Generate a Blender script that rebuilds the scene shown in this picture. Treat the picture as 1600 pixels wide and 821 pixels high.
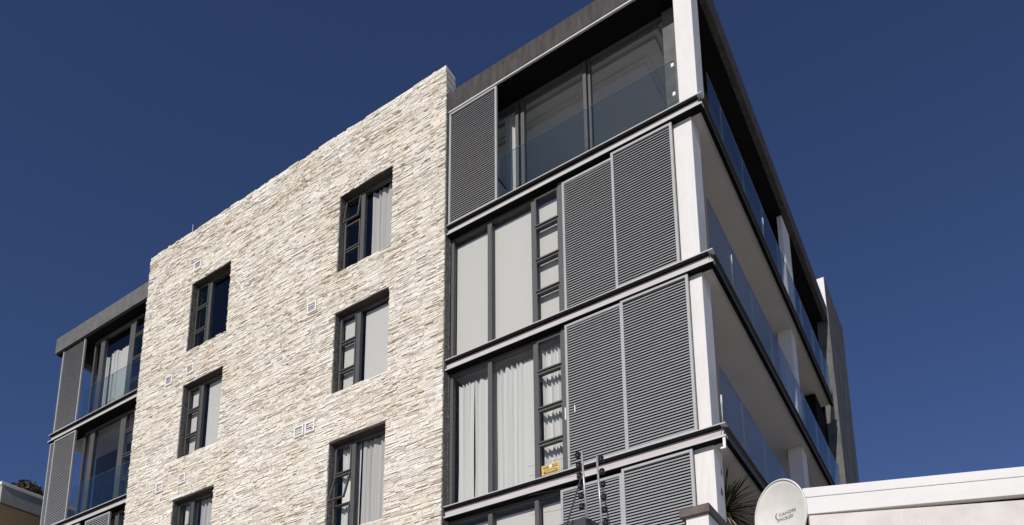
import bpy, math, random
from mathutils import Vector, Matrix
random.seed(7)
for o in list(bpy.data.objects): bpy.data.objects.remove(o)
scene = bpy.context.scene
COL = scene.collection

# ------------------------------------------------------------------ camera
def basis(yaw, pitch, roll):
    cy, sy, cp, sp, cr, sr = math.cos(yaw), math.sin(yaw), math.cos(pitch), math.sin(pitch), math.cos(roll), math.sin(roll)
    f = Vector((sy*cp, cy*cp, sp)); r = Vector((cy, -sy, 0)); u = r.cross(f)
    return cr*r+sr*u, -sr*r+cr*u, f
r_, u_, f_ = basis(-0.56253618, 0.21899058, -0.00799579)
cam_d = bpy.data.cameras.new('camera'); cam = bpy.data.objects.new('camera', cam_d); COL.objects.link(cam)
m = Matrix((r_, u_, -f_)).transposed().to_4x4(); m.translation = Vector((3.0556, -10.8059, 1.6447)); cam.matrix_world = m
cam_d.sensor_width = 36; cam_d.lens = 28.348; cam_d.shift_y = 0.4188; cam_d.clip_end = 2000; cam_d.clip_start = 0.05
scene.camera = cam

# ------------------------------------------------------------------ light
SUN = Vector((0.075, -1.0, 0.60)).normalized()
EXPOSURE = 0.0
world = bpy.data.worlds.new('World'); scene.world = world; world.use_nodes = True
nt = world.node_tree; sky = nt.nodes.new('ShaderNodeTexSky'); sky.sky_type = 'NISHITA'; sky.sun_disc = False
sky.sun_elevation = math.asin(SUN.z); sky.sun_rotation = math.atan2(SUN.x, SUN.y)
sky.altitude = 1500; sky.air_density = 0.8; sky.dust_density = 0.05; sky.ozone_density = 5.5
bgn = nt.nodes['Background']; bgn.inputs['Strength'].default_value = 0.074
tint = nt.nodes.new('ShaderNodeMix'); tint.data_type = 'RGBA'; tint.blend_type = 'MULTIPLY'; tint.inputs[0].default_value = 1; tint.inputs[7].default_value = (1.03, .96, 1.10, 1)
nt.links.new(sky.outputs[0], tint.inputs[6]); nt.links.new(tint.outputs[2], bgn.inputs[0])
sl = bpy.data.lights.new('sun', 'SUN'); sl.energy = 3.8; sl.angle = math.radians(0.5); sl.color = (1, 0.955, 0.89)
so = bpy.data.objects.new('sun', sl); COL.objects.link(so); so.rotation_euler = SUN.to_track_quat('Z', 'Y').to_euler()
vs = scene.view_settings; vs.view_transform = 'Standard'; vs.look = 'None'; vs.gamma = 1; vs.exposure = EXPOSURE; vs.use_curve_mapping = False

# ------------------------------------------------------------------ materials
def mat(name, col, rough=0.6, metal=0.0, var=0.12, scale=3.0, bump=0.0, bscale=40.0, stretch=(1, 1, 1), col2=None, spec=0.5, detail=6):
    mt = bpy.data.materials.new(name); mt.use_nodes = True; n = mt.node_tree.nodes; l = mt.node_tree.links
    b = n['Principled BSDF']; b.inputs['Roughness'].default_value = rough; b.inputs['Metallic'].default_value = metal
    b.inputs['Specular IOR Level'].default_value = spec
    tc = n.new('ShaderNodeTexCoord'); mp = n.new('ShaderNodeMapping'); mp.inputs['Scale'].default_value = stretch
    l.new(tc.outputs['Object'], mp.inputs['Vector'])
    ns = n.new('ShaderNodeTexNoise'); ns.inputs['Scale'].default_value = scale; ns.inputs['Detail'].default_value = detail; ns.inputs['Roughness'].default_value = 0.65
    l.new(mp.outputs[0], ns.inputs['Vector'])
    rp = n.new('ShaderNodeValToRGB'); rp.color_ramp.elements[0].position = 0.3; rp.color_ramp.elements[1].position = 0.7
    c2 = col2 if col2 else tuple(min(1, c*(1+var)) for c in col)
    c1 = col if col2 else tuple(c*(1-var) for c in col)
    rp.color_ramp.elements[0].color = (*c1, 1); rp.color_ramp.elements[1].color = (*c2, 1)
    l.new(ns.outputs['Fac'], rp.inputs[0]); l.new(rp.outputs[0], b.inputs['Base Color'])
    if bump:
        nb = n.new('ShaderNodeTexNoise'); nb.inputs['Scale'].default_value = bscale; nb.inputs['Detail'].default_value = 5
        l.new(tc.outputs['Object'], nb.inputs['Vector'])
        bp = n.new('ShaderNodeBump'); bp.inputs['Strength'].default_value = bump; bp.inputs['Distance'].default_value = 0.01
        l.new(nb.outputs['Fac'], bp.inputs['Height']); l.new(bp.outputs[0], b.inputs['Normal'])
    return mt
def stone_mat():
    mt = bpy.data.materials.new('ledge_stone'); mt.use_nodes = True; n = mt.node_tree.nodes; l = mt.node_tree.links
    b = n['Principled BSDF']; b.inputs['Roughness'].default_value = 0.9; b.inputs['Specular IOR Level'].default_value = 0.25
    g = n.new('ShaderNodeNewGeometry'); rp = n.new('ShaderNodeValToRGB'); cr = rp.color_ramp
    st = [(0, (.60, .565, .51)), (.08, (.70, .66, .59)), (.22, (.87, .835, .765)), (.5, (.93, .90, .835)), (.72, (.86, .805, .715)), (.88, (.93, .90, .845)), (.96, (.80, .70, .57)), (1, (.70, .61, .51))]
    cr.elements[0].position = 0; cr.elements[0].color = (*st[0][1], 1); cr.elements[1].position = 1; cr.elements[1].color = (*st[-1][1], 1)
    for p, c in st[1:-1]:
        e = cr.elements.new(p); e.color = (*c, 1)
    l.new(g.outputs['Random Per Island'], rp.inputs[0])
    tc = n.new('ShaderNodeTexCoord'); ns = n.new('ShaderNodeTexNoise'); ns.inputs['Scale'].default_value = 9; ns.inputs['Detail'].default_value = 8; ns.inputs['Roughness'].default_value = .7
    l.new(tc.outputs['Object'], ns.inputs['Vector'])
    big = n.new('ShaderNodeTexNoise'); big.inputs['Scale'].default_value = .8; big.inputs['Detail'].default_value = 4; l.new(tc.outputs['Object'], big.inputs['Vector'])
    r2 = n.new('ShaderNodeValToRGB'); r2.color_ramp.elements[0].position = .3; r2.color_ramp.elements[1].position = .68
    r2.color_ramp.elements[0].color = (.90, .875, .83, 1); r2.color_ramp.elements[1].color = (1, 1, 1, 1)
    l.new(ns.outputs['Fac'], r2.inputs[0])
    r3 = n.new('ShaderNodeValToRGB'); r3.color_ramp.elements[0].position = .35; r3.color_ramp.elements[1].position = .65
    r3.color_ramp.elements[0].color = (.93, .90, .85, 1); r3.color_ramp.elements[1].color = (1, 1, 1, 1); l.new(big.outputs['Fac'], r3.inputs[0])
    mx = n.new('ShaderNodeMix'); mx.data_type = 'RGBA'; mx.blend_type = 'MULTIPLY'; mx.inputs[0].default_value = 1
    l.new(rp.outputs[0], mx.inputs[6]); l.new(r2.outputs[0], mx.inputs[7])
    m2 = n.new('ShaderNodeMix'); m2.data_type = 'RGBA'; m2.blend_type = 'MULTIPLY'; m2.inputs[0].default_value = 1
    l.new(mx.outputs[2], m2.inputs[6]); l.new(r3.outputs[0], m2.inputs[7]); l.new(m2.outputs[2], b.inputs['Base Color'])
    nb = n.new('ShaderNodeTexNoise'); nb.inputs['Scale'].default_value = 28; nb.inputs['Detail'].default_value = 8; nb.inputs['Roughness'].default_value = .75
    l.new(tc.outputs['Object'], nb.inputs['Vector'])
    bp = n.new('ShaderNodeBump'); bp.inputs['Strength'].default_value = .8; bp.inputs['Distance'].default_value = .02
    l.new(nb.outputs['Fac'], bp.inputs['Height']); l.new(bp.outputs[0], b.inputs['Normal'])
    return mt
def glass_mat(name, tint, refl=1.0, ior=1.5):
    mt = bpy.data.materials.new(name); mt.use_nodes = True; n = mt.node_tree.nodes; l = mt.node_tree.links
    out = n['Material Output']; n.remove(n['Principled BSDF'])
    tr = n.new('ShaderNodeBsdfTransparent'); tr.inputs[0].default_value = (*tint, 1)
    gl = n.new('ShaderNodeBsdfGlossy'); gl.inputs['Roughness'].default_value = 0.01; gl.inputs[0].default_value = (refl, refl, refl*.97, 1)
    fr = n.new('ShaderNodeFresnel'); ge = n.new('ShaderNodeNewGeometry'); mr = n.new('ShaderNodeMapRange')
    mr.inputs['To Min'].default_value = ior; mr.inputs['To Max'].default_value = 1/ior; l.new(ge.outputs['Backfacing'], mr.inputs[0]); l.new(mr.outputs[0], fr.inputs[0])
    mx = n.new('ShaderNodeMixShader'); l.new(fr.outputs[0], mx.inputs[0]); l.new(tr.outputs[0], mx.inputs[1]); l.new(gl.outputs[0], mx.inputs[2]); l.new(mx.outputs[0], out.inputs[0])
    return mt
def cloth_mat(name, col, trans=.25):
    mt = bpy.data.materials.new(name); mt.use_nodes = True; n = mt.node_tree.nodes; l = mt.node_tree.links
    out = n['Material Output']; n.remove(n['Principled BSDF'])
    d = n.new('ShaderNodeBsdfDiffuse'); t = n.new('ShaderNodeBsdfTranslucent'); mx = n.new('ShaderNodeMixShader'); mx.inputs[0].default_value = trans
    tc = n.new('ShaderNodeTexCoord'); ns = n.new('ShaderNodeTexNoise'); ns.inputs['Scale'].default_value = 60; l.new(tc.outputs['Object'], ns.inputs['Vector'])
    rp = n.new('ShaderNodeValToRGB'); rp.color_ramp.elements[0].color = (*[c*.93 for c in col], 1); rp.color_ramp.elements[1].color = (*col, 1); l.new(ns.outputs['Fac'], rp.inputs[0])
    l.new(rp.outputs[0], d.inputs[0]); l.new(rp.outputs[0], t.inputs[0]); l.new(d.outputs[0], mx.inputs[1]); l.new(t.outputs[0], mx.inputs[2]); l.new(mx.outputs[0], out.inputs[0])
    return mt
M = dict(
 stone=stone_mat(),
 white=mat('white_plaster', (.73, .705, .68), .85, var=.05, scale=2.5, stretch=(3, 3, .8), bump=.5, bscale=70, spec=.2),
 white2=mat('white_plaster_weathered', (.70, .66, .61), .88, scale=3, bump=.5, bscale=60, col2=(.80, .78, .755), stretch=(4, 4, .6), spec=.2),
 louvre=mat('grey_powder_coat', (.31, .31, .315), .6, var=.14, scale=5, stretch=(1, 1, 5)),
 louvre_frame=mat('pale_grey_coat', (.36, .36, .36), .5, var=.06, scale=5),
 flange=mat('pale_grey_steel', (.52, .51, .50), .55, var=.10, scale=4, bump=.2, bscale=30),
 web=mat('weathered_steel_web', (.44, .39, .37), .7, scale=2.5, col2=(.60, .55, .53), stretch=(.6, 1, 6)),
 dark=mat('black_parts_and_shade', (.006, .006, .006), .8, var=.3, scale=5, spec=.08),  # near black for dark parts, also stands in for shade at the beams
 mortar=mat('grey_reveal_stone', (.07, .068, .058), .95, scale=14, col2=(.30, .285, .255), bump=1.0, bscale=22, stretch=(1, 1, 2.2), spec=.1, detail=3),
 shade_lintel=mat('brown_shade_lintel', (.055, .047, .038), .8, var=.3, scale=9, spec=.2),
 frame=mat('charcoal_window_frame_and_beam_shade', (.072, .069, .066), .6, var=.1, scale=6),
 frame2=mat('grey_window_frame', (.075, .073, .071), .6, var=.1, scale=6),
 fascia=mat('dark_grey_fascia', (.045, .040, .038), .95, scale=3, col2=(.098, .088, .084), spec=.2, bump=.5, bscale=25, stretch=(3, 3, .7)),
 fascia2=mat('mid_grey_fascia', (.10, .099, .097), .9, scale=3, col2=(.165, .16, .157), spec=.2, bump=.4, bscale=25),
 soffit=mat('soffit_plaster', (.60, .56, .515), .9, var=.05, scale=2, bump=.2, bscale=50),
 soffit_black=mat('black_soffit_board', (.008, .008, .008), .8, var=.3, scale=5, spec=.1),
 clad=mat('slate_grey_render', (.065, .064, .065), .9, scale=1.6, col2=(.20, .195, .19), spec=.15, bump=.7, bscale=18, stretch=(2.5, 2.5, .5)),
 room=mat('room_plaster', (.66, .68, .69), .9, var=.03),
 ceiling=mat('room_ceiling', (.70, .71, .72), .9, var=.03),
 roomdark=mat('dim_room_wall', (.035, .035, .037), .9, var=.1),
 floor=mat('room_floor', (.38, .38, .38), .5, var=.2),
 glass=glass_mat('window_glass', (.96, .962, .955), refl=.55),
 balglass=glass_mat('balustrade_glass', (.88, .925, .92), refl=.82, ior=1.48),
 glassedge=mat('polished_glass_edge', (.15, .20, .19), .3, var=.05),
 blind=cloth_mat('roller_blind_cloth', (.80, .79, .75), .15),
 blind2=cloth_mat('roller_blind_cream_cloth', (.80, .785, .73), .15),
 sheer=cloth_mat('white_curtain_cloth', (.86, .86, .84), .2),
 sheer2=cloth_mat('grey_curtain_cloth', (.70, .69, .665), .2),
 cream=cloth_mat('cream_curtain_cloth', (.72, .70, .63), .2),
 vent=mat('white_vent_plastic', (.82, .80, .77), .6, var=.04),
 ventdark=mat('vent_hollow', (.02, .02, .02), .9, spec=.1),
 asphalt=mat('asphalt', (.11, .108, .105), .9, var=.2, scale=20, bump=.4),
 paving=mat('concrete_paving', (.44, .42, .39), .9, var=.12, scale=4, bump=.3),
 kerb=mat('kerb_concrete', (.34, .33, .31), .9, var=.1, scale=6),
 dirt=mat('dry_ground', (.42, .38, .31), .95, var=.15, scale=.3, bump=.3),
 wcoat=mat('white_painted_render', (.77, .745, .715), .85, var=.035, scale=1.6, stretch=(1, 1, 3), bump=.35, bscale=60, spec=.2),
 wcream=mat('cream_painted_render', (.62, .57, .525), .85, scale=3, col2=(.76, .71, .67), bump=.5, bscale=60, spec=.2),
 nparapet=mat('neighbour_render', (.34, .335, .32), .9, var=.1, scale=2.5, bump=.4),
 nsoffit=mat('neighbour_ochre_soffit', (.22, .165, .10), .9, var=.1, scale=2),
 coping=mat('brown_coping', (.10, .078, .068), .85, scale=7, col2=(.17, .135, .12), bump=.5),
 dish=mat('dish_paint', (.78, .75, .68), .55, var=.06, scale=8),
 print_=mat('dish_print', (.16, .155, .15), .6, var=.05),
 galv=mat('galvanised_steel', (.48, .48, .48), .4, metal=.4, var=.12, scale=20),
 black=mat('black_plastic', (.012, .012, .012), .5, var=.2),
 capm=mat('charcoal_cap', (.055, .053, .056), .7, var=.15, scale=8, bump=.3),
 yellow=mat('yellow_sign_board', (.62, .42, .10), .6, var=.08, scale=12),
 brown=mat('sign_brown_ink', (.12, .075, .03), .6, var=.1),
 leaf=mat('yucca_leaf', (.014, .018, .008), .9, scale=9, col2=(.05, .055, .026), spec=.08),
 leafdry=mat('dry_yucca_leaf', (.34, .25, .16), .8, var=.2, scale=9),
 trunk=mat('bark', (.10, .075, .05), .9, var=.3, scale=12, bump=.8),
 terracotta=mat('terracotta', (.35, .14, .07), .8, var=.15, scale=6),
 foliage=mat('pine_foliage', (.03, .035, .015), .8, scale=1.5, col2=(.085, .06, .03)),
 pink=mat('pink_cloth', (.75, .12, .22), .8, var=.1),
 whitep=mat('white_plastic_and_glint', (.80, .80, .80), .4, var=.03),
)

# ------------------------------------------------------------------ builders
class MB:
    def __init__(s): s.v = []; s.f = []
    def box(s, x0, x1, y0, y1, z0, z1, rot=None):
        b = len(s.v); c = [(x0, y0, z0), (x1, y0, z0), (x1, y1, z0), (x0, y1, z0), (x0, y0, z1), (x1, y0, z1), (x1, y1, z1), (x0, y1, z1)]
        if rot: c = [tuple(rot @ Vector(p)) for p in c]
        s.v += c; s.f += [tuple(b+i for i in q) for q in ((0, 3, 2, 1), (4, 5, 6, 7), (0, 1, 5, 4), (1, 2, 6, 5), (2, 3, 7, 6), (3, 0, 4, 7))]
        return s
    def verts8(s, c):
        b = len(s.v); s.v += c; s.f += [tuple(b+i for i in q) for q in ((0, 3, 2, 1), (4, 5, 6, 7), (0, 1, 5, 4), (1, 2, 6, 5), (2, 3, 7, 6), (3, 0, 4, 7))]
    def tube(s, p0, p1, r0, r1=None, n=10):
        r1 = r0 if r1 is None else r1; p0 = Vector(p0); p1 = Vector(p1); d = (p1-p0).normalized()
        a = d.orthogonal().normalized(); c = d.cross(a); b = len(s.v)
        for p, r in ((p0, r0), (p1, r1)):
            for i in range(n):
                t = 2*math.pi*i/n; s.v.append(tuple(p+a*math.cos(t)*r+c*math.sin(t)*r))
        for i in range(n):
            j = (i+1) % n; s.f.append((b+i, b+j, b+n+j, b+n+i))
        s.f.append(tuple(b+i for i in reversed(range(n)))); s.f.append(tuple(b+n+i for i in range(n)))
        return s
    def lathe(s, o, prof, n=24):
        b = len(s.v); o = Vector(o)
        for r, z in prof:
            for i in range(n):
                t = 2*math.pi*i/n; s.v.append((o.x+r*math.cos(t), o.y+r*math.sin(t), o.z+z))
        for k in range(len(prof)-1):
            for i in range(n):
                j = (i+1) % n; s.f.append((b+k*n+i, b+k*n+j, b+(k+1)*n+j, b+(k+1)*n+i))
        s.f.append(tuple(b+i for i in reversed(range(n)))); s.f.append(tuple(b+(len(prof)-1)*n+i for i in range(n)))
        return s
    def build(s, name, mt, parent=None, smooth=False, bevel=0):
        me = bpy.data.meshes.new(name); me.from_pydata(s.v, [], s.f); me.update()
        o = bpy.data.objects.new(name, me); COL.objects.link(o); me.materials.append(mt)
        if smooth:
            for p in me.polygons: p.use_smooth = True
        if parent: o.parent = parent; o.matrix_parent_inverse = parent_inv(parent)
        if bevel:
            md = o.modifiers.new('b', 'BEVEL'); md.width = bevel; md.segments = 2; md.limit_method = 'ANGLE'
        return o
def world_loc(o):
    return (world_loc(o.parent) if o.parent else Vector((0, 0, 0))) + (Vector(o.location) if not o.parent else Vector((0, 0, 0)))
def parent_inv(p):
    root = p
    while root.parent: root = root.parent
    if p is root: return Matrix.Translation(-Vector(root.location))
    return Matrix.Identity(4)
def thing(name, label, cat, loc=(0, 0, 0), group=None):
    o = bpy.data.objects.new(name, None); COL.objects.link(o); o.location = loc; o.empty_display_size = .3
    o['label'] = label; o['category'] = cat
    if group: o['group'] = group
    return o
def tag(o, label, cat, group=None):
    o['label'] = label; o['category'] = cat
    if group: o['group'] = group
    return o
def struct(o): o['kind'] = 'structure'; return o
def bx(name, mt, parent, *a, bevel=0, label=None):
    o = MB().box(*a).build(name, mt, parent, bevel=bevel)
    if label: o['label'] = label
    return o

# ------------------------------------------------------------------ ground
g = MB(); g.v = [(-900, -900, 0), (900, -900, 0), (900, 900, 0), (-900, 900, 0)]; g.f = [(0, 1, 2, 3)]; struct(g.build('ground', M['dirt']))
g = MB(); g.v = [(-120, -16, .004), (120, -16, .004), (120, -9, .004), (-120, -9, .004)]; g.f = [(0, 1, 2, 3)]
struct(g.build('road', M['asphalt']))
struct(MB().box(-120, 120, -8.88, -1.5, .002, .12).build('pavement', M['paving']))
struct(MB().box(-120, 120, -9.0, -8.882, .002, .13).build('kerb', M['kerb']))

# ------------------------------------------------------------------ the apartment building
S = {1: 13.87, 2: 10.87, 3: 7.87, 4: 4.87}          # underside of each slab edge
FB, FT = 16.84, 17.30                                # roof fascia
BL = thing('apartment_building', 'five storey apartment building with cream stone wall, grey louvres and glazed corner', 'building', (-9.9, 5, 0))
SX0, SX1 = -15.22, -5.21
OPEN = [(-8.13, -6.60, 14.30, 16.28), (-8.13, -6.60, 11.36, 13.31), (-8.13, -6.60, 8.22, 10.26),
        (-13.27, -11.76, 14.36, 16.33), (-13.27, -11.76, 11.43, 13.43), (-13.27, -11.76, 8.35, 10.34)]
VENTS = [(-13.07, 16.76), (-13.01, 13.78), (-13.85, 13.76), (-12.96, 10.82), (-13.82, 10.83), (-8.82, 13.74), (-9.02, 10.80), (-8.69, 10.80)]
def stones():
    s = MB(); z = 0.0; rnd = random.Random(3)
    while z < 17.97:
        h = rnd.choice((.024, .03, .035, .04, .046, .054))
        if z+h > 17.97: h = 17.99-z
        zc = z+h/2
        holes = sorted([(a, b) for a, b, c, d in OPEN if c < zc < d])
        cur = SX0; spans = []
        for a, b in holes: spans.append((cur, a)); cur = b
        spans.append((cur, SX1))
        for si, (a, b) in enumerate(spans):
            ja = rnd.uniform(-.012, .012); jb = rnd.uniform(-.012, .012)
            x = a+ja; end = b+jb
            while x < end-1e-4:
                w = rnd.choice((.07, .10, .13, .17, .22, .30))*rnd.uniform(.85, 1.2)
                if end-(x+w) < .06: w = end-x
                first = x <= a+ja+1e-4; last = x+w >= end-1e-4
                yb = .02
                if (first and si > 0) or (last and si < len(spans)-1): yb = .18
                if last and si == len(spans)-1: yb = .14 if z < 17.2 else .27
                if first and si == 0: yb = .27
                for (oa, ob, oc, od) in OPEN:
                    if x < ob and x+w > oa and abs(z+h-oc) < .07: yb = .18
                zt = z+h-.001
                if z+h > 17.93: zt += rnd.uniform(-.004, .008)
                yf = -.042-rnd.random()**1.2*.020
                gx = rnd.uniform(.0005, .003); gz = rnd.uniform(.0005, .0035)
                if gz*2 > h*.3: gz = h*.1
                t = lambda: yf+rnd.uniform(-.007, .007)
                tilt = rnd.uniform(-.010, .010)
                x0, x1, z0, z1 = x+.0008, x+w-.0008, z, zt
                wob = rnd.uniform(-.004, .004)
                s.verts8([(x0+gx, t()+tilt, z0+gz), (x1-gx, t()+tilt, z0+gz+wob*.5), (x1, yb, z0), (x0, yb, z0), (x0+gx, t()-tilt, z1-gz), (x1-gx, t()-tilt, z1-gz+wob*.5), (x1, yb, z1), (x0, yb, z1)])
                x += w
        z += h
    return s
stones().build('stone_wall', M['stone'], BL)
for a, b, c, d in OPEN: bx('window_shade_lintel', M['shade_lintel'], BL, a-.03, b+.03, -.040, .19, d-.032, d+.012)  # dark brown piece added to deepen the shade under each window head
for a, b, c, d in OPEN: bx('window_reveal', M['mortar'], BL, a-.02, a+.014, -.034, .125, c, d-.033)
bx('return_cladding', M['mortar'], BL, SX1-.03, SX1+.0115, -.030, .105, 0, 17.28)
# wall behind the stones, pierced for the windows
bw = MB(); zs = sorted({0, 17.95, *[v for o in OPEN for v in o[2:]]})
for z0, z1 in zip(zs, zs[1:]):
    zc = (z0+z1)/2; cur = SX0+.02
    for a, b in sorted([(a, b) for a, b, c, d in OPEN if c < zc < d]):
        bw.box(cur, a-.004, .021, .26, z0, z1); cur = b+.004
    bw.box(cur, SX1-.02, .021, .26, z0, z1)
bw.build('backing_wall', M['white'], BL)
# core, floors
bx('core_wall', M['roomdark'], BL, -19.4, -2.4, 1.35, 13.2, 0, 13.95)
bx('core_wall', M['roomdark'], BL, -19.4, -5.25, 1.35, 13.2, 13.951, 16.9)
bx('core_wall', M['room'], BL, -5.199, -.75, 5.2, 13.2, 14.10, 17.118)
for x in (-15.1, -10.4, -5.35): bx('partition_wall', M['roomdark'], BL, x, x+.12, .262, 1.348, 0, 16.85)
bx('partition_wall', M['white'], BL, -2.57, -2.45, .40, 1.348, 0, 13.86)

def slab(k):
    z = S[k]
    bx('floor_slab', M['soffit'], BL, -19.50, -.062, .10, 10.45, z+.035, z+.205)
    for x0, x1, e in ((-19.55, SX0-.01, -19.62), (SX1+.01, -.085, None)):
        bx('beam_web', M['web'], BL, x0, x1, .06, .099, z+.031, z+.164)
        bx('beam_shade_box', M['dark'], BL, x0, x1, .012, .098, z+.165, z+.2125)  # black box stands in for the shade under the top flange
        a, b = (e, x1) if e else (x0, 0)
        bx('bottom_flange', M['flange'], BL, a, b, 0, .099, z, z+.03, bevel=.003)
        bx('top_flange', M['flange'], BL, a, b, 0, .135, z+.2135, z+.232, bevel=.003)
        c, d = (-19.60, x1) if e else (x0, -.015)
        bx('flange_shade_strip', M['dark'], BL, c, d, .006, .15, z-.014, z-.001)  # black strip painted in as the shade line below the flange
        bx('lintel_shade_strip', M['dark'], BL, c+.02, x1-.01 if e else -2.5, .151, .40 if e else .26, z-.010, z+.034)  # black strip painted in as shade between flange and window head
    bx('beam_web', M['frame'], BL, -.061, -.045, .0995, 10.44, z+.031, z+.213)  # side beam darker than the front one: its shade is put into the colour
    bx('bottom_flange', M['frame'], BL, -.061, 0, .101, 10.5, z, z+.03)
    bx('top_flange', M['frame'], BL, -.135, 0, .1355, 10.5, z+.214, z+.232)
    bx('flange_shade_strip', M['dark'], BL, -.07, -.008, .151, 10.48, z-.014, z-.001)  # painted shade line again, along the side edge
for k in S: slab(k)

# roof
bx('roof_slab', M['fascia2'], BL, -19.5, -.12, .12, 10.98, 17.12, 17.22)
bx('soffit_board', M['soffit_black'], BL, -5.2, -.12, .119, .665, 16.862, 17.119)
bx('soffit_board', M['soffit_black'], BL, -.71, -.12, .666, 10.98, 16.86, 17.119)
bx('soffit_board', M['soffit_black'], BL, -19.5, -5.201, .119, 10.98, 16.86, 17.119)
f = MB().box(SX1+.012, 0, -.0, .118, FB, FT); f.build('roof_fascia', M['fascia'], BL, bevel=.006)
bx('roof_fascia', M['fascia'], BL, -.118, .0, .119, 11.0, FB, FT-.002)
bx('roof_fascia', M['fascia2'], BL, -19.84, SX0-.012, -.0, .118, FB+.02, FT+.06, bevel=.006)
bx('roof_fascia', M['fascia2'], BL, -19.84, -19.72, .119, 11.0, FB+.02, FT+.055)
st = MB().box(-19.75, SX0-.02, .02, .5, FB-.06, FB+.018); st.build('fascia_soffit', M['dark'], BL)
bx('louvre_track', M['flange'], BL, SX1+.02, -.44, .01, .05, FB-.035, FB-.003)
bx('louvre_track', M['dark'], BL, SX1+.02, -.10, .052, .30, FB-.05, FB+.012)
tr = MB(); tr.tube((-13.72, .12, 17.9), (-13.72, .12, 18.45), .012); tr.build('roof_rod', M['galv'], BL)

# pillars
def pillar(x0, x1, y0, y1, z0, z1, m='white'): return bx('pillar', M[m], BL, x0, x1, y0, y1, z0, z1, bevel=.012)
pillar(-.42, -.10, .13, .52, S[1]+.233, FB-.051)
pillar(-.55, -.235, .13, .55, S[2]+.233, S[1]+.034)
pillar(-.55, -.235, .13, .55, S[3]+.233, S[2]+.034)
pillar(-.55, -.235, .13, .55, 5.0, S[3]+.034, 'white2')
pillar(-.25, -.135, 6.45, 7.2, S[1]+.233, 16.855)
pillar(-.50, -.19, 6.6, 7.05, S[2]+.20, S[1]+.034)
pillar(-.50, -.19, 6.6, 7.05, S[3]+.20, S[2]+.034)
pillar(-.50, -.19, 6.6, 7.05, 5.0, S[3]+.034)
# core wall on the balcony side
for k in (2, 3, 4):
    bx('balcony_wall', M['white'], BL, -2.398, -2.30, 1.3, 9.3, S[k]+.206, S[k]+3.034)
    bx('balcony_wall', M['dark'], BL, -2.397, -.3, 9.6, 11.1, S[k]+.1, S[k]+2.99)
bx('end_wall', M['fascia2'], BL, -.30, .0, 11.06, 13.75, 0, 17.32)
bx('end_parapet', M['wcoat'], BL, -.26, .0, 11.06, 13.75, 17.321, 18.30)
bx('end_wall_cladding', M['clad'], BL, .001, .02, 11.065, 13.75, 0, 18.29)
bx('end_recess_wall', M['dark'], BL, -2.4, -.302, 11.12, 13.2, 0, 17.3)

# louvres
def louvre(x0, x1, z0, z1, y=.03, st=.045, pitch=.0505, side=False, mid=None):
    fr = MB(); sl = MB()
    P = (lambda a, b, c, d, e, f: (a, b, c, d, e, f))
    fr.box(x0, x0+st, y, y+.05, z0, z1); fr.box(x1-st, x1, y, y+.05, z0, z1)
    fr.box(x0+st, x1-st, y, y+.05, z0, z0+st); fr.box(x0+st, x1-st, y, y+.05, z1-st, z1)
    o = fr.build('louvre_shutter', M['louvre_frame'], BL, bevel=.003)
    z = z0+st+.006; rnd = random.Random(int(x0*100+z0*7))
    while z < z1-st-.03:
        j = rnd.uniform(-.001, .001)
        a, b = x0+st-.003, x1-st+.003
        sl.verts8([(a, y+.006, z+j), (b, y+.006, z+j), (b, y+.009, z-.002), (a, y+.009, z-.002), (a, y+.022, z+.031), (b, y+.022, z+.031+j), (b, y+.025, z+.029), (a, y+.025, z+.029)])
        z += pitch
    bx('gap_shade_panel', M['dark'], o, x0+.004, x1-.004, y+.051, y+.055, z0+.004, z1-.004)  # black panel added so the gaps between blades stay in dark shade
    sl.build('blades', M['louvre'], o)
    return o
louvre(-5.185, -4.03, 14.105, 16.80)
z = S[1]
louvre(-2.665, -1.63, S[2]+.235, z-.06, y=.085); louvre(-1.665, -.545, S[2]+.235, z-.03)
louvre(-2.65, -1.57, S[3]+.235, S[2]-.05, y=.03); louvre(-1.60, -.432, S[3]+.235, S[2]-.02, y=.028)
louvre(-2.83, -1.72, S[4]+.235, S[3]-.06, y=.085); louvre(-1.70, -.53, S[4]+.235, S[3]-.03)
louvre(-19.42, -18.27, 14.105, 16.83)
bx('pillar', M['fascia2'], BL, -19.60, -19.45, .10, .42, 14.11, 16.77)
louvre(-19.30, -18.20, S[2]+.235, S[1]-.03); louvre(-19.57, -19.32, S[2]+.235, S[1]-.035, y=.06)
louvre(-19.57, -18.52, S[3]+.235, S[2]-.03); louvre(-18.50, -17.45, S[3]+.235, S[2]-.03, y=.032); louvre(-17.18, -16.05, S[3]+.235, S[2]-.05, y=.035)
# white handles and stay of the shutter beside the curtained window
bx('shutter_handle', M['whitep'], BL, -2.672, -2.652, .012, .028, 9.02, 9.24); bx('shutter_handle', M['whitep'], BL, -2.49, -2.475, .012, .034, 9.10, 9.23)

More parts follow.
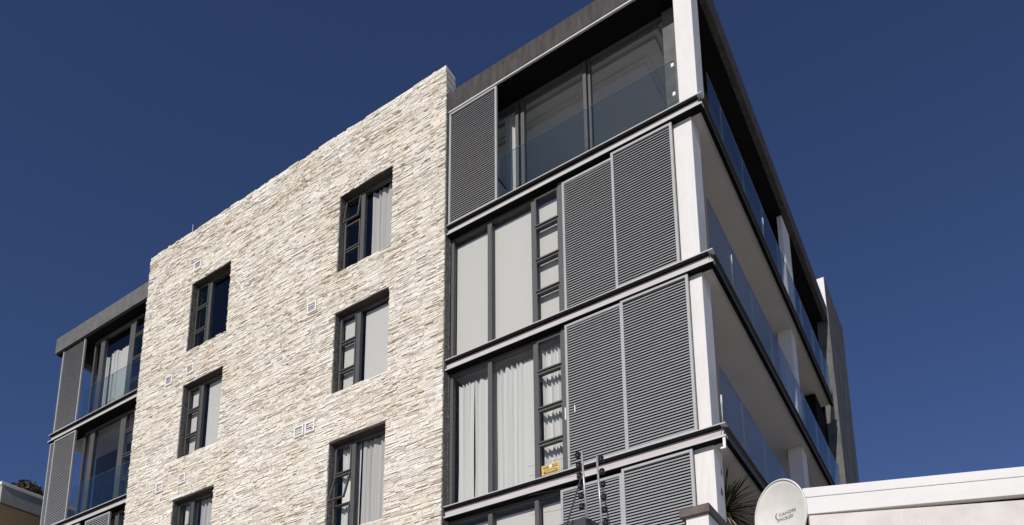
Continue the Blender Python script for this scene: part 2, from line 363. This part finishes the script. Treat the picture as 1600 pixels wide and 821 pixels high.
# windows
def bars(s, rects, y0, y1):
    for r in rects: s.box(r[0], r[1], y0, y1, r[2], r[3])
def window(x0, x1, z0, z1, y, mull, trans=(), tx=None, fw=.05, d=.06, m='frame', sash=True, opened=(), angle=0):
    trans = sorted(trans)
    s = MB(); s.box(x0, x0+fw, y, y+d, z0, z1); s.box(x1-fw, x1, y, y+d, z0, z1); s.box(x0+fw, x1-fw, y, y+d, z1-fw, z1); s.box(x0+fw, x1-fw, y, y+d, z0, z0+fw*.7)
    for a, b in mull: s.box(a, b, y-.012, y+d, z0+fw*.7, z1-fw)
    if tx:
        for t in trans: s.box(tx[0], tx[1], y-.004, y+d-.002, t-.018, t+.018)
    w = s.build('window', M[m], BL, bevel=.002)
    edges = [x0+fw]+[v for ab in mull for v in ab]+[x1-fw]
    for a, b in zip(edges[::2], edges[1::2]):
        if tx and abs(a-tx[0]) < .06: continue
        bx('pane', M['glass'], w, a-.004, b+.004, y+.02, y+.026, z0+fw*.7-.004, z1-fw+.004)
    if tx:
        zz = [z0+fw*.7]+[v for t in trans for v in (t-.018, t+.018)]+[z1-fw]
        for i, (a, b) in enumerate(zip(zz[::2], zz[1::2])):
            n = len(zz)//2-1-i
            R = None
            if n in opened:
                R = Matrix.Translation((0, y-.02, b)) @ Matrix.Rotation(-angle, 4, 'X') @ Matrix.Translation((0, -(y-.02), -b))
            f = MB(); q = .028
            f.box(tx[0]+.002, tx[0]+q, y-.03, y+.012, a+.002, b-.002, R); f.box(tx[1]-q, tx[1]-.002, y-.03, y+.012, a+.002, b-.002, R)
            f.box(tx[0]+q, tx[1]-q, y-.03, y+.012, a+.002, a+q, R); f.box(tx[0]+q, tx[1]-q, y-.03, y+.012, b-q, b-.002, R)
            f.build('sash', M[m], w, bevel=.002)
            MB().box(tx[0]+q-.003, tx[1]-q+.003, y-.012, y-.006, a+q-.003, b-q+.003, R).build('pane', M['glass'], w)
    return w
def stonewin(i, **k):
    a, b, c, d = OPEN[i]
    ml = (a+.50, a+.61)
    return window(a+.016, b-.008, c+.006, d-.034, .12, [ml], [d-.70, d-1.37], (a+.06, ml[0]), fw=.05, d=.07, **k)
stonewin(0, opened=(0,), angle=.13); stonewin(1); stonewin(2, opened=(1,), angle=.27)
stonewin(3); stonewin(4); stonewin(5)
def bigwin(k):
    z = S[k]
    tr = [z-.70, z-1.42, z-2.08]
    return window(-5.18, -2.67, z-2.76, z-.015, .15, [(-4.315, -4.225), (-3.345, -3.26)], tr, (-3.26, -2.76), fw=.09 if False else .06, d=.09)
bigwin(1); bigwin(2)
z = S[3]; window(-5.18, -2.80, z-2.76, z-.015, .15, [(-4.315, -4.225), (-3.36, -3.28)], fw=.06, d=.09)
for k in (1, 2): bx('jamb_post', M['frame'], BL, -2.76, -2.66, .10, .30, S[k]-2.76, S[k]-.015, bevel=.003)
# left wing windows
for k, z1 in ((1, 16.78), (2, S[1]-.015), (3, S[2]-.015)):
    z0 = S[k]+.235; tr = [z1-.62, z1-1.34, z1-2.02]
    if k < 3: window(-18.2, -15.25, z0, z1, .29, [(-17.86, -17.66), (-16.42, -16.18)], tr, (-16.18, -15.32), fw=.06, d=.09, m='frame2')
    else: window(-17.4, -15.25, z0, z1, .20, [(-16.05, -15.88)], tr, (-15.88, -15.32), fw=.06, d=.09, m='frame2')

# penthouse glazing
ZF = S[1]+.235
gw = MB()
gw.box(-3.92, -3.85, .55, .66, ZF, 16.80); gw.box(-3.80, -3.72, .56, .66, ZF, 16.80); gw.box(-2.39, -2.32, .53, .63, ZF, 16.80); gw.box(-2.30, -2.25, .57, .66, ZF, 16.80)
gw.box(-5.15, -.78, .56, .66, 16.79, 16.83); gw.box(-5.15, -.78, .54, .66, ZF-.02, ZF+.06)
w = gw.build('sliding_door', M['frame2'], BL, bevel=.003)
for a, b, y in ((-5.15, -3.92, .60), (-3.72, -2.39, .615), (-2.25, -.78, .60)): bx('pane', M['glass'], w, a, b, y, y+.01, ZF+.06, 16.79)
bx('corner_post', M['fascia2'], BL, -.77, -.545, .54, .80, ZF-.02, 16.85)
sw = MB(); ys = [.80, 2.3, 3.9, 5.5]
for yy in (2.3, 3.9, 5.5, 7.4, 9.0): sw.box(-.70, -.60, yy, yy+.08, ZF+.06, 16.70)
sw.box(-.70, -.60, .801, 10.9, 16.70, 16.82); sw.box(-.70, -.60, .801, 10.9, ZF-.02, ZF+.06); sw.box(-.70, -.60, 10.8, 10.95, ZF+.06, 16.70)
w = sw.build('side_glazing', M['frame'], BL)
yy = [.80, 2.3, 2.38, 3.9, 3.98, 5.5, 5.58, 7.4, 7.48, 9.0, 9.08, 10.8]
for a, b in zip(yy[::2], yy[1::2]): bx('pane', M['glass'], w, -.655, -.645, a, b, ZF+.06, 16.70)
# penthouse room: floor, coffered ceiling with stepped cornice
bx('room_floor', M['floor'], BL, -5.2, -.72, .67, 5.19, 14.08, 14.10)
cl = MB()
def ring(s, x0, x1, y0, y1, w, z0, z1):
    s.box(x0, x1, y0, y0+w, z0, z1); s.box(x0, x1, y1-w, y1, z0, z1); s.box(x0, x0+w, y0+w, y1-w, z0, z1); s.box(x1-w, x1, y0+w, y1-w, z0, z1)
cl.box(-5.199, -.72, .67, 5.19, 17.06, 17.118); cl.box(-5.198, -.96, .86, 5.189, 16.98, 17.059); cl.box(-5.197, -1.06, .95, 5.188, 16.90, 16.979); cl.box(-5.196, -1.30, 1.16, 5.187, 16.86, 16.899); cl.box(-5.195, -1.38, 1.24, 5.186, 16.80, 16.859)
cl.build('room_ceiling', M['ceiling'], BL)
bx('room_wall', M['room'], BL, -5.22, -5.201, .67, 5.19, 14.1, 16.74)

# balustrades
def glassrun(axis, c, cuts, z0, h, gap=.012, t=.012):
    for a, b in zip(cuts, cuts[1:]):
        e = .004
        if axis == 'x': o = bx('glass_balustrade', M['balglass'], BL, a+gap/2, b-gap/2, c, c+t, z0, z0+h); bx('polished_edge', M['glassedge'], o, a+gap/2, b-gap/2, c+.001, c+t-.001, z0+h+.0005, z0+h+e); bx('joint_seal', M['black'], o, b-gap/2+.001, b+gap/2-.001, c+.002, c+t-.002, z0, z0+h)
        else:
            o = bx('glass_balustrade', M['balglass'], BL, c, c+t, a+gap/2, b-gap/2, z0, z0+h); bx('polished_edge', M['glassedge'], o, c+.001, c+t-.001, a+gap/2, b-gap/2, z0+h+.0005, z0+h+e); bx('joint_seal', M['glassedge'], o, c+.002, c+t-.002, b-gap/2+.001, b+gap/2-.001, z0, z0+h)
glassrun('x', .05, [-3.98, -2.46, -1.43, -.44], ZF-.002, .97)
glassrun('x', .06, [-18.1, -16.7, -15.26], ZF-.002, .97); glassrun('x', .06, [-18.1, -16.7, -15.26], S[2]+.233, .97)
glassrun('y', -.05, [.56, 1.3, 2.6, 3.95, 5.2, 6.40, 7.3, 8.6, 9.6, 10.5], ZF-.002, .97)
glassrun('y', -.05, [.02, 1.25, 2.5, 3.8, 5.1, 6.4, 7.8, 9.2, 10.5], S[2]+.233, .97)
glassrun('y', -.05, [.02, 1.2, 2.5, 3.8, 5.1, 6.4, 7.8, 9.2, 10.5], S[3]+.233, .97)
def bracket(x, y, z, h):
    MB().box(x-.012, x+.012, y-.01, y+.01, z, z+h).build('balustrade_clamp_and_glint', M['whitep'], BL, bevel=.003)
for by, bz, bh in ((1.25, S[2]+.25, .62), (3.95, ZF, .5), (.05, S[3]+.25, .3)):
    MB().tube((-.045, by, bz), (-.045, by, bz+bh), .004, .007, 8).tube((-.045, by, bz+bh), (-.045, by, bz+bh+.16), .017, .012, 8).build('balustrade_clamp_and_glint', M['whitep'], BL, smooth=True)  # white teardrop rods stand in for sun glints on the glass edges
for x, zz in ((-.47, 14.95), (-.47, 14.35)): MB().box(x-.025, x+.025, .045, .07, zz, zz+.07).build('balustrade_clamp_and_glint', M['whitep'], BL, bevel=.004)
MB().box(-.05, -.01, -.012, .02, 7.70, 7.85).box(-.09, -.01, -.012, .02, 7.68, 7.705).build('overflow_pipe', M['whitep'], BL, bevel=.003)

# air vents in the stone wall
for (x, z) in VENTS:
    v = MB(); W, H, y = .14, .125, -.085
    v.box(x-W, x+W, y, .02, z+H-.035, z+H); v.box(x-W, x+W, y, .02, z-H, z-H+.035); v.box(x-W, x-W+.035, y, .02, z-H+.035, z+H-.035); v.box(x+W-.035, x+W, y, .02, z-H+.035, z+H-.035)
    for i in range(1, 4):
        zz = z-H+.035+i*(2*H-.07)/4
        v.box(x-W+.035, x+W-.035, y+.012, y+.03, zz-.008, zz+.006)
    o = v.build('air_vent', M['vent'], BL, bevel=.003)
    bx('hollow', M['ventdark'], o, x-W+.036, x+W-.036, y+.034, .02, z-H+.036, z+H-.036)

# ------------------------------------------------------------------ curtains and blinds
def curtain(label, x0, x1, z0, z1, y, m='sheer', amp=.038, per=.10, seed=0, group=None, flare=0):
    rnd = random.Random(seed); n = max(20, int((x1-x0)/.010)); nz = 14; v = []; f = []
    ph = [rnd.uniform(0, 6.28) for _ in range(5)]
    # pleats of uneven width and depth, drifting a little as they fall
    cuts = [0.0]
    while cuts[-1] < (x1-x0)+.2: cuts.append(cuts[-1]+per*rnd.choice((.55, .75, 1, 1.35, 1.8))*rnd.uniform(.85, 1.15))
    dep = [rnd.uniform(.45, 1.25) for _ in cuts]; drift = [rnd.uniform(-.022, .022) for _ in cuts]
    def pleat(u, t):
        for q in range(len(cuts)-1):
            a_ = cuts[q]+drift[q]*(1-t); b_ = cuts[q+1]+drift[q+1]*(1-t)
            if u < b_ or q == len(cuts)-2:
                w_ = max(0, min(1, (u-a_)/(b_-a_))); return math.sin(math.pi*w_)*(1 if q % 2 else -1)*dep[q]
        return 0
    for j in range(nz+1):
        t = j/nz; zz = z0+(z1-z0)*t
        for i in range(n+1):
            u = (x1-x0)*i/n
            yy = amp*(pleat(u*2, t)*(.75+.25*t)+.22*math.sin(2*math.pi*u/(per*.31)+ph[3]+1.6*math.sin(2.5*t+ph[4])))
            xx = x0+u+(1-t)*flare*(u/(x1-x0)-.5)+.006*math.sin(9*u+4*t)
            zt = zz+(t > .99)*.012*math.sin(2*math.pi*u/per)
            v.append((xx, y+yy, zt))
    for j in range(nz):
        for i in range(n):
            a = j*(n+1)+i; f.append((a, a+1, a+n+2, a+n+1))
    s = MB(); s.v = v; s.f = f; o = s.build('curtain', M[m], smooth=True)
    return tag(o, label, 'curtain', group)
def blind(label, x0, x1, z0, z1, y, m='blind', bat=True, group=None):
    s = MB().box(x0, x1, y, y+.004, z0, z1)
    if bat: s.box(x0, x1, y-.012, y+.016, z0-.02, z0)
    o = s.build('roller_blind', M[m]); return tag(o, label, 'blind', group)
zt = S[2]-.02
curtain("bunched narrow white curtain, leftmost in the big curtained window beside the stone wall", -5.11, -4.76, S[3]+.25, zt-.17, .34, seed=1, per=.075)
curtain("wider folded curtain just right of the leftmost bunched one in the big window", -4.74, -4.26, S[3]+.25, zt-.17, .36, seed=2, per=.11)
curtain("wide pleated white curtain behind the middle pane of the big curtained window", -4.24, -3.34, S[3]+.25, zt-.16, .35, seed=3, per=.095)
curtain('white curtain behind the four small stacked panes above the yellow sign', -3.27, -2.72, S[3]+.25, zt-.12, .33, seed=4, per=.08)
blind("grey blind in the left pane of the big window below the penthouse louvre", -5.12, -4.30, S[2]+.24, S[1]-.13, .27)
blind("grey blind in the middle pane of the big window below the penthouse louvre", -4.25, -3.33, S[2]+.24, S[1]-.13, .27)
blind('narrow grey roller blind behind the four small stacked panes left of the louvres', -3.27, -2.74, S[2]+.24, S[1]-.13, .27)
blind("cream blind at the bottom edge, in the pane next to the stone wall", -5.12, -4.30, S[4]+.24, S[3]-.14, .29, 'blind2')
blind('cream blind in the middle pane of the lowest window, under the curtained window', -4.25, -3.36, S[4]+.24, S[3]-.14, .29, 'blind2')
blind('cream blind in the right pane of the lowest window, beside the lowest louvre', -3.28, -2.86, S[4]+.24, S[3]-.14, .29, 'blind2')
curtain("grey curtain in the right pane of the stone wall's top right window", -7.42, -6.62, 14.32, 16.2, .26, 'sheer2', seed=5, per=.12, amp=.035)
blind("wide grey blind in the middle window of the stone wall's right column", -7.46, -6.63, 11.38, 13.2, .215)
blind("narrow blind behind small panes of the middle window, stone wall's right column", -8.05, -7.55, 11.38, 13.2, .215)
curtain("grey draped curtain beside the swung out sash of the stone wall's lowest right window", -7.44, -6.62, 8.24, 10.2, .26, 'sheer2', seed=6, per=.13, amp=.035, flare=.05)
curtain('white curtain behind the swung out small sash of the lowest window in the right column', -7.98, -7.50, 8.24, 10.2, .25, 'sheer', seed=7, per=.09)
blind("wide grey blind in the middle window of the stone wall's left column", -12.57, -11.79, 11.45, 13.35, .215)
blind("narrow blind behind small panes of the middle window, stone wall's left column", -13.19, -12.70, 11.45, 13.35, .215)
curtain("grey curtain in the wide pane of the stone wall's lowest left window", -12.56, -11.79, 8.37, 10.28, .26, 'sheer2', seed=8, per=.11)
curtain("pale curtain behind the small panes of the stone wall's lowest left window", -13.15, -12.70, 8.37, 10.28, .25, 'sheer', seed=9, per=.11)
curtain('cream curtain gathered beside the penthouse sliding door, right of the top louvre', -4.24, -3.86, ZF, 16.70, .69, 'sheer', seed=10, per=.06, amp=.02)
curtain('pale green grey curtain behind the top window of the far left wing, under the roof', -18.05, -16.62, ZF, 16.35, .56, 'sheer', seed=11, per=.16, amp=.05)
curtain('narrow pale curtain at the left post of the top window of the far left wing', -18.12, -17.98, ZF, 16.3, .48, 'cream', seed=12, per=.07)
curtain('pale curtain strip left of the dark pane, lower storey of the far left wing', -18.10, -17.92, S[2]+.24, S[1]-.35, .48, 'sheer', seed=13, per=.07)
curtain('white curtain behind the small stacked panes of the second floor window, far left wing', -16.15, -15.35, S[2]+.24, S[1]-.25, .50, 'sheer', seed=14, per=.11)
curtain('white curtain in the lowest visible window of the far left wing, behind its dark post', -15.85, -15.30, S[3]+.24, S[2]-.2, .42, 'sheer', seed=15, per=.11)

# yellow sign in the curtained window
SG = thing('security_sign', 'small yellow notice with brown print at the foot of the curtained window', 'sign', (-3.02, .14, 8.2))
bx('board', M['yellow'], SG, -3.205, -2.86, .128, .134, 8.19, 8.37)
b_ = MB(); b_.box(-3.17, -2.895, .1255, .1275, 8.30, 8.345); b_.box(-3.16, -2.90, .1255, .1275, 8.205, 8.222); b_.box(-3.15, -2.92, .1255, .1275, 8.262, 8.272); b_.box(-3.16, -3.13, .1255, .1275, 8.223, 8.25); b_.box(-2.93, -2.90, .1255, .1275, 8.223, 8.25)
b_.build('brown_print', M['brown'], SG)
bc = MB(); n = 20; bc.v = []; 
for y in (.1215, .1245):
    for i in range(n): bc.v.append((-3.03+.03*math.cos(6.2832*i/n), y, 8.325+.03*math.sin(6.2832*i/n)))
bc.f = [tuple(range(n)), tuple(reversed(range(n, 2*n)))]+[(i, i+n, (i+1) % n+n, (i+1) % n) for i in range(n)]
bc.build('white_disc', M['whitep'], SG)
ltx = MB()
for i in range(11):
    if 4 <= i <= 5: continue
    ltx.box(-3.155+i*.024, -3.141+i*.024, .1225, .1250, 8.309, 8.336)
ltx.build('lettering', M['yellow'], SG)

# ------------------------------------------------------------------ terrace wall at the corner, with plant
TW = thing('terrace_wall', 'white wall stub with dark brown coping in front of the corner pillar', 'wall', (-.28, 2, 0))
bx('wall', M['white2'], TW, -.42, -.10, -.76, 9, .1, 6.375, bevel=.01)
bx('coping', M['coping'], TW, -.49, -.065, -.82, 9.05, 6.376, 6.50, bevel=.008)
fb = MB().box(-.13, .03, 1.25, 1.45, 6.52, 6.64).box(-.09, -.07, 1.33, 1.37, 6.501, 6.52)
fb.build('floodlight', M['whitep'], None, bevel=.012); tag(bpy.data.objects['floodlight'], 'small white box lamp on the dark coping left of the satellite dish', 'lamp')

PT = thing('potted_yucca', 'dark spiky yucca in a pot behind the corner pillar, left of the satellite dish', 'plant', (-.85, 1.55, S[4]+.206))
px, py = -.85, 1.55; 
MB().lathe((px, py, S[4]+.207), [(.16, 0), (.2, .1), (.24, .42), (.26, .44), (.26, .5), (.22, .5), (.21, .45)]).build('pot', M['terracotta'], PT, smooth=False)
CX, CY, CZ = -.36, .85, 7.08
MB().tube((px, py, S[4]+.6), (-.68, 1.4, 6.4), .06, .05).tube((-.68, 1.4, 6.4), (CX, CY, CZ), .05, .045).build('trunk', M['trunk'], PT, smooth=True)
def leaves(nl, seed, ltype, L0, L1, updown):
    rnd = random.Random(seed); s = MB()
    for i in range(nl):
        az = rnd.uniform(0, 6.283) if i % 2 else rnd.uniform(-1.5, .6); el = rnd.uniform(*updown); L = rnd.uniform(L0, L1); w = rnd.uniform(.013, .024); droop = rnd.uniform(.08, .45)
        d = Vector((math.cos(az)*math.cos(el), math.sin(az)*math.cos(el), math.sin(el))); side = d.cross(Vector((0, 0, 1))).normalized(); up = side.cross(d)
        base = len(s.v); N = 7
        for k in range(N+1):
            t = k/N; p = Vector((CX, CY, CZ+rnd.uniform(0, .002)))+d*L*t+Vector((0, 0, -droop*t*t*L)); ww = w*(1-t)**.6*(.6+1.2*t if t < .3 else 1) + .0008
            s.v += [tuple(p-side*ww), tuple(p-up*ww*.35), tuple(p+side*ww)]
        for k in range(N):
            a = base+3*k; s.f += [(a, a+1, a+4, a+3), (a+1, a+2, a+5, a+4)]
    return s
leaves(92, 5, 0, .55, .85, (-.7, 1.35)).build('crown', M['leaf'], PT)
leaves(12, 8, 0, .5, .75, (-.7, .3)).build('dry_leaves', M['leafdry'], PT)

# objects on the balcony behind the glass
def onbal(name, y, w, h, m, label, cat, x=-.16):
    o = MB().lathe((x, y, S[2]+.206), [(w*.8, 0), (w, h*.15), (w, h*.55), (w*.6, h*.7), (w*.45, h*.95), (w*.5, h)], 14).build(name, M[m], smooth=True); return tag(o, label, cat)
onbal('white_planter', 7.55, .07, .42, 'whitep', 'tall white pot behind the balcony glass, nearest the middle pillar', 'pot')
onbal('white_planter', 9.5, .08, .38, 'whitep', 'white pot at the far end of the balcony glass, next to the end wall', 'pot')
o = MB().box(-.20, -.12, 4.6, 4.75, S[2]+.21, S[2]+.62).build('hanging_towel', M['pink'], bevel=.02); tag(o, 'small pink cloth bundle behind the middle balcony glass', 'towel')

# ------------------------------------------------------------------ neighbour on the right
A = Vector((1.37, -1.96, 0)); B = Vector((3.49, -1.18, 0)); ux = (B-A).normalized(); uy = Vector((-ux.y, ux.x, 0))
RN = thing('neighbouring_house', 'low white rendered building with stepped parapet at the right edge of the photo', 'building', (5, 1.2, 0))
RM = Matrix(((ux.x, uy.x, 0, A.x), (ux.y, uy.y, 0, A.y), (0, 0, 1, 0), (0, 0, 0, 1)))
ZT = 5.83
MB().box(0, 9, 0, 3.6, ZT-.115, ZT, RM).build('coping', M['wcoat'], RN, bevel=.008)
MB().box(.02, 9, .009, 3.58, ZT-.315, ZT-.116, RM).build('parapet', M['wcoat'], RN, bevel=.006)
# sloping canopy edge: the dark gap under the parapet widens to the right
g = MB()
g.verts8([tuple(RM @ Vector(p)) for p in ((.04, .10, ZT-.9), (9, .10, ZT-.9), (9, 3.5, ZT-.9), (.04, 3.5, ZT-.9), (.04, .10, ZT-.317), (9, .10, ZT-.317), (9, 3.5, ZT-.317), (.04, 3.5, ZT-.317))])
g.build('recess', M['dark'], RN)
g = MB(); g.verts8([tuple(RM @ Vector(p)) for p in ((.05, .03, 0), (9, .03, 0), (9, 3.5, 0), (.05, 3.5, 0), (.05, .03, ZT-.325), (9, .03, ZT-.52), (9, 3.5, ZT-.52), (.05, 3.5, ZT-.325))])
g.v = g.v; g.build('wall', M['wcream'], RN)
del_y = None

# satellite dish on its pole
DC = Vector((1.265, -2.70, 5.235))
SD = thing('satellite_dish', 'light grey satellite dish with dark lettering in front of the white parapet', 'satellite dish', (1.25, -2.55, 0))
view = (cam.matrix_world.translation-DC).normalized()
dn = (view-r_*1.08+Vector((0, 0, .10))).normalized()        # facing direction of the dish
upd = (Vector((0, 0, 1))-dn*dn.z).normalized(); rt = upd.cross(dn).normalized()
roll = math.radians(-14); upd, rt = (upd*math.cos(roll)-rt*math.sin(roll)), (rt*math.cos(roll)+upd*math.sin(roll))
DM = Matrix((rt, upd, dn)).transposed().to_4x4(); DM.translation = DC
RX, RY, DEP = .32, .37, .06
ds = MB(); n = 64; rings = 10
def dishpt(k, i, off): 
    t = k/rings; a = 2*math.pi*i/n
    return DM @ Vector((RX*t*math.cos(a), RY*t*math.sin(a), DEP*t*t-DEP+off))
for off in (0, -.014):
    ds.v.append(tuple(DM @ Vector((0, 0, -DEP+off))))
    for k in range(1, rings+1):
        for i in range(n): ds.v.append(tuple(dishpt(k, i, off)))
N1 = 1+rings*n
for s_ in (0, 1):
    b = s_*N1
    for i in range(n):
        j = (i+1) % n; t = (b, b+1+i, b+1+j); ds.f.append(t if s_ == 0 else t[::-1])
        for k in range(rings-1):
            q = (b+1+k*n+i, b+1+(k+1)*n+i, b+1+(k+1)*n+j, b+1+k*n+j); ds.f.append(q if s_ == 0 else q[::-1])
for i in range(n):
    j = (i+1) % n; a = 1+(rings-1)*n; ds.f.append((a+i, N1+a+i, N1+a+j, a+j))
ds.build('reflector', M['dish'], SD, smooth=True)
rm = MB(); RR = .009
for i in range(n):
    a0 = 2*math.pi*i/n; o_ = Vector((RX*math.cos(a0), RY*math.sin(a0), -.004)); e_ = Vector((math.cos(a0), math.sin(a0), 0))
    for q in range(8):
        t = 2*math.pi*q/8; rm.v.append(tuple(DM @ (o_+e_*RR*math.cos(t)+Vector((0, 0, 1.4*RR*math.sin(t))))))
for i in range(n):
    for q in range(8): rm.f.append((i*8+q, ((i+1) % n)*8+q, ((i+1) % n)*8+(q+1) % 8, i*8+(q+1) % 8))
rm.build('rim', M['dish'], SD, smooth=True)
back = DM @ Vector((0, 0, -.10))
ar = MB(); ar.tube(DM @ Vector((0, -.34, -.05)), DM @ Vector((0, -.62, .36)), .016); ar.build('feed_arm', M['galv'], SD, smooth=True)
ln = MB(); ln.tube(DM @ Vector((0, -.60, .34)), DM @ Vector((0, -.53, .22)), .035, .028); ln.build('feed_horn', M['whitep'], SD, smooth=True)
pl = MB(); pole = Vector((back.x, back.y+.12, 0)); pl.tube((pole.x, pole.y, .1), (pole.x, pole.y, 5.2), .03, .03, 14); pl.tube((pole.x, pole.y, 5.1), tuple(back), .03, .03); pl.build('mast', M['galv'], SD, smooth=True)
def text(body, size, mt, parent, Mx, name='lettering', sx=1):
    cu = bpy.data.curves.new('t', 'FONT'); cu.body = body; cu.size = size; cu.extrude = .0008; cu.align_x = 'LEFT'; cu.space_character = 1.05
    to = bpy.data.objects.new('t', cu); COL.objects.link(to); bpy.context.view_layer.update()
    me = bpy.data.meshes.new_from_object(to.evaluated_get(bpy.context.evaluated_depsgraph_get())); bpy.data.objects.remove(to)
    for v in me.vertices: v.co = Mx(Vector((v.co.x*sx, v.co.y, v.co.z)))
    o = bpy.data.objects.new(name, me); COL.objects.link(o); me.materials.clear(); me.materials.append(mt); o.parent = parent; o.matrix_parent_inverse = parent_inv(parent); return o
def dishtext(body, x, y, size, ang, sx=1.0):
    ca, sa = math.cos(ang), math.sin(ang)
    def put(v):
        px_, py_ = x+v.x*ca-v.y*sa, y+v.x*sa+v.y*ca
        return DM @ Vector((px_, py_, DEP*((px_/RX)**2+(py_/RY)**2)-DEP+.003+v.z))
    return text(body, size, M['print_'], SD, put, sx=sx)
TA = math.radians(10)
dishtext('CAHORS', -.055, .0, .043, TA, 1.25); dishtext('SPACELED', -.075, -.055, .043, TA, 1.0); dishtext('(', -.105, -.02, .075, TA, 1.6)

# ------------------------------------------------------------------ security fence posts on a dark capped pier
PC = Vector((.38, -5.36, 4.36))
GP = thing('gate_pier', 'dark grey capped pier below the fence posts at the bottom edge', 'pier', (.30, -5.2, 0))
PR = Matrix.Translation((.375, -5.44, 0)) @ Matrix.Rotation(math.radians(-7), 4, 'Z')
MB().box(-.22, -.02, .02, .32, 0, 4.22, PR).box(-.02, .0, .02, .32, 0, 4.22, PR).build('pier', M['white2'], GP)
MB().box(-.27, .0, .0, .36, 4.221, 4.40, PR).build('cap', M['capm'], GP, bevel=.004)
def fence_post(x0, x1, label, side):
    T = thing('electric_fence_post', label, 'fence post', x0, 'electric fence posts on the pier')
    a = Vector(x0); b = Vector(x1)
    MB().tube(a, b, .009, .009, 8).build('pole', M['galv'], T, smooth=True)
    for k in range(6):
        t = .97-k*.155; p = a.lerp(b, t); q = p+Vector(side)*.035
        ins = MB(); ins.tube(p, q, .008, .008, 8).tube(q-Vector((0, 0, .026)), q-Vector((0, 0, .010)), .020, .024, 10).tube(q-Vector((0, 0, .009)), q+Vector((0, 0, .006)), .016, .016, 10).tube(q+Vector((0, 0, .007)), q+Vector((0, 0, .020)), .024, .016, 10)
        ins.build('insulator', M['black'], T, smooth=True)
        hk = MB(); hk.tube(q, q+Vector((-.035, .02, -.01)), .004, .003, 6); hk.build('hook', M['black'], T)
    return T
T1 = fence_post((.385, -5.43, 4.38), (.365, -5.45, 4.955), "fence post with black insulators on its left side, standing on the dark pier", (-.9, -.3, 0))
MB().tube((.225, -5.50, 4.30), (.36, -5.455, 4.74), .006).build('stay_rod', M['black'], T1)
T2 = fence_post((.495, -5.38, 4.20), (.475, -5.40, 4.905), 'bare grey fence post with black insulators on its right side, right of the dark pier', (.9, .3, 0))
MB().tube((.56, -5.36, 4.24), (.50, -5.39, 4.68), .006).build('stay_rod', M['black'], T2)
P1a, P1b = Vector((.385, -5.43, 4.38)), Vector((.365, -5.45, 4.955))
wf = MB()
for k in range(6):
    p = P1a.lerp(P1b, .97-k*.155)+Vector((-.03, -.01, 0)); wf.tube(p, p+Vector((-.42, -.10, -.03+.004*k)), .0012, .0012, 5)
o = wf.build('fence_wires', M['black']); tag(o, 'thin dark wire ends reaching left from the post on the dark pier', 'wire')

# ------------------------------------------------------------------ neighbour on the left with flat roof, and tree behind
LN = thing('flat_roofed_block', 'neighbouring block with grey parapet and ochre underside at the lower left corner', 'building', (-25, 5, 0))
bx('parapet', M['nparapet'], LN, -29, -22.03, .02, 9.97, 12.66, 13.22, bevel=.01)
bx('coping', M['wcoat'], LN, -29.05, -22.0, -.02, 10, 13.221, 13.33, bevel=.01)
bx('soffit', M['nsoffit'], LN, -28.9, -22.04, .03, 9.9, 12.60, 12.659)
bx('wall', M['wcream'], LN, -28.5, -23.6, 1.6, 9.5, 0, 12.599)
def tree():
    T = thing('pine_tree', 'dark bushy tree top showing behind the parapet at the lower left', 'tree', (-33.2, 6.0, 0))
    rnd = random.Random(11); s = MB().tube((-33.2, 6, 0), (-33.1, 6, 9), .35, .22, 12).tube((-33.1, 6, 9), (-33.2, 6, 17), .22, .06, 10)
    for i in range(16):
        a = rnd.uniform(0, 6.28); z = rnd.uniform(11, 16.5); r = rnd.uniform(1, 2.4); s.tube((-33.1, 6, z), (-33.1+r*math.cos(a), 6+r*math.sin(a), z+rnd.uniform(.4, 1.2)), .07, .02, 6)
    s.build('trunk', M['trunk'], T, smooth=True)
    c = MB(); cl = [(rnd.gauss(0, 1.0), rnd.gauss(0, 1.0), rnd.uniform(12, 17.7)) for _ in range(60)]+[(rnd.uniform(-1.1, .9), rnd.uniform(-.6, .9), rnd.uniform(17.5, 18.25)) for _ in range(16)]
    for cx, cy, cz in cl:
        r = rnd.uniform(.35, .7)
        for _ in range(420):
            d = Vector((rnd.gauss(0, 1), rnd.gauss(0, 1), rnd.gauss(0, .8))).normalized()*r*rnd.random()**.4
            p = Vector((-33.2+cx, 6+cy, cz))+d; u = Vector((rnd.gauss(0, 1), rnd.gauss(0, 1), rnd.gauss(0, 1))).normalized(); w = u.orthogonal().normalized()
            L = rnd.uniform(.09, .2); W = L*.4; b = len(c.v); c.v += [tuple(p-w*W), tuple(p+w*W), tuple(p+u*L)]; c.f.append((b, b+1, b+2))
    c.build('crown', M['foliage'], T)
tree()
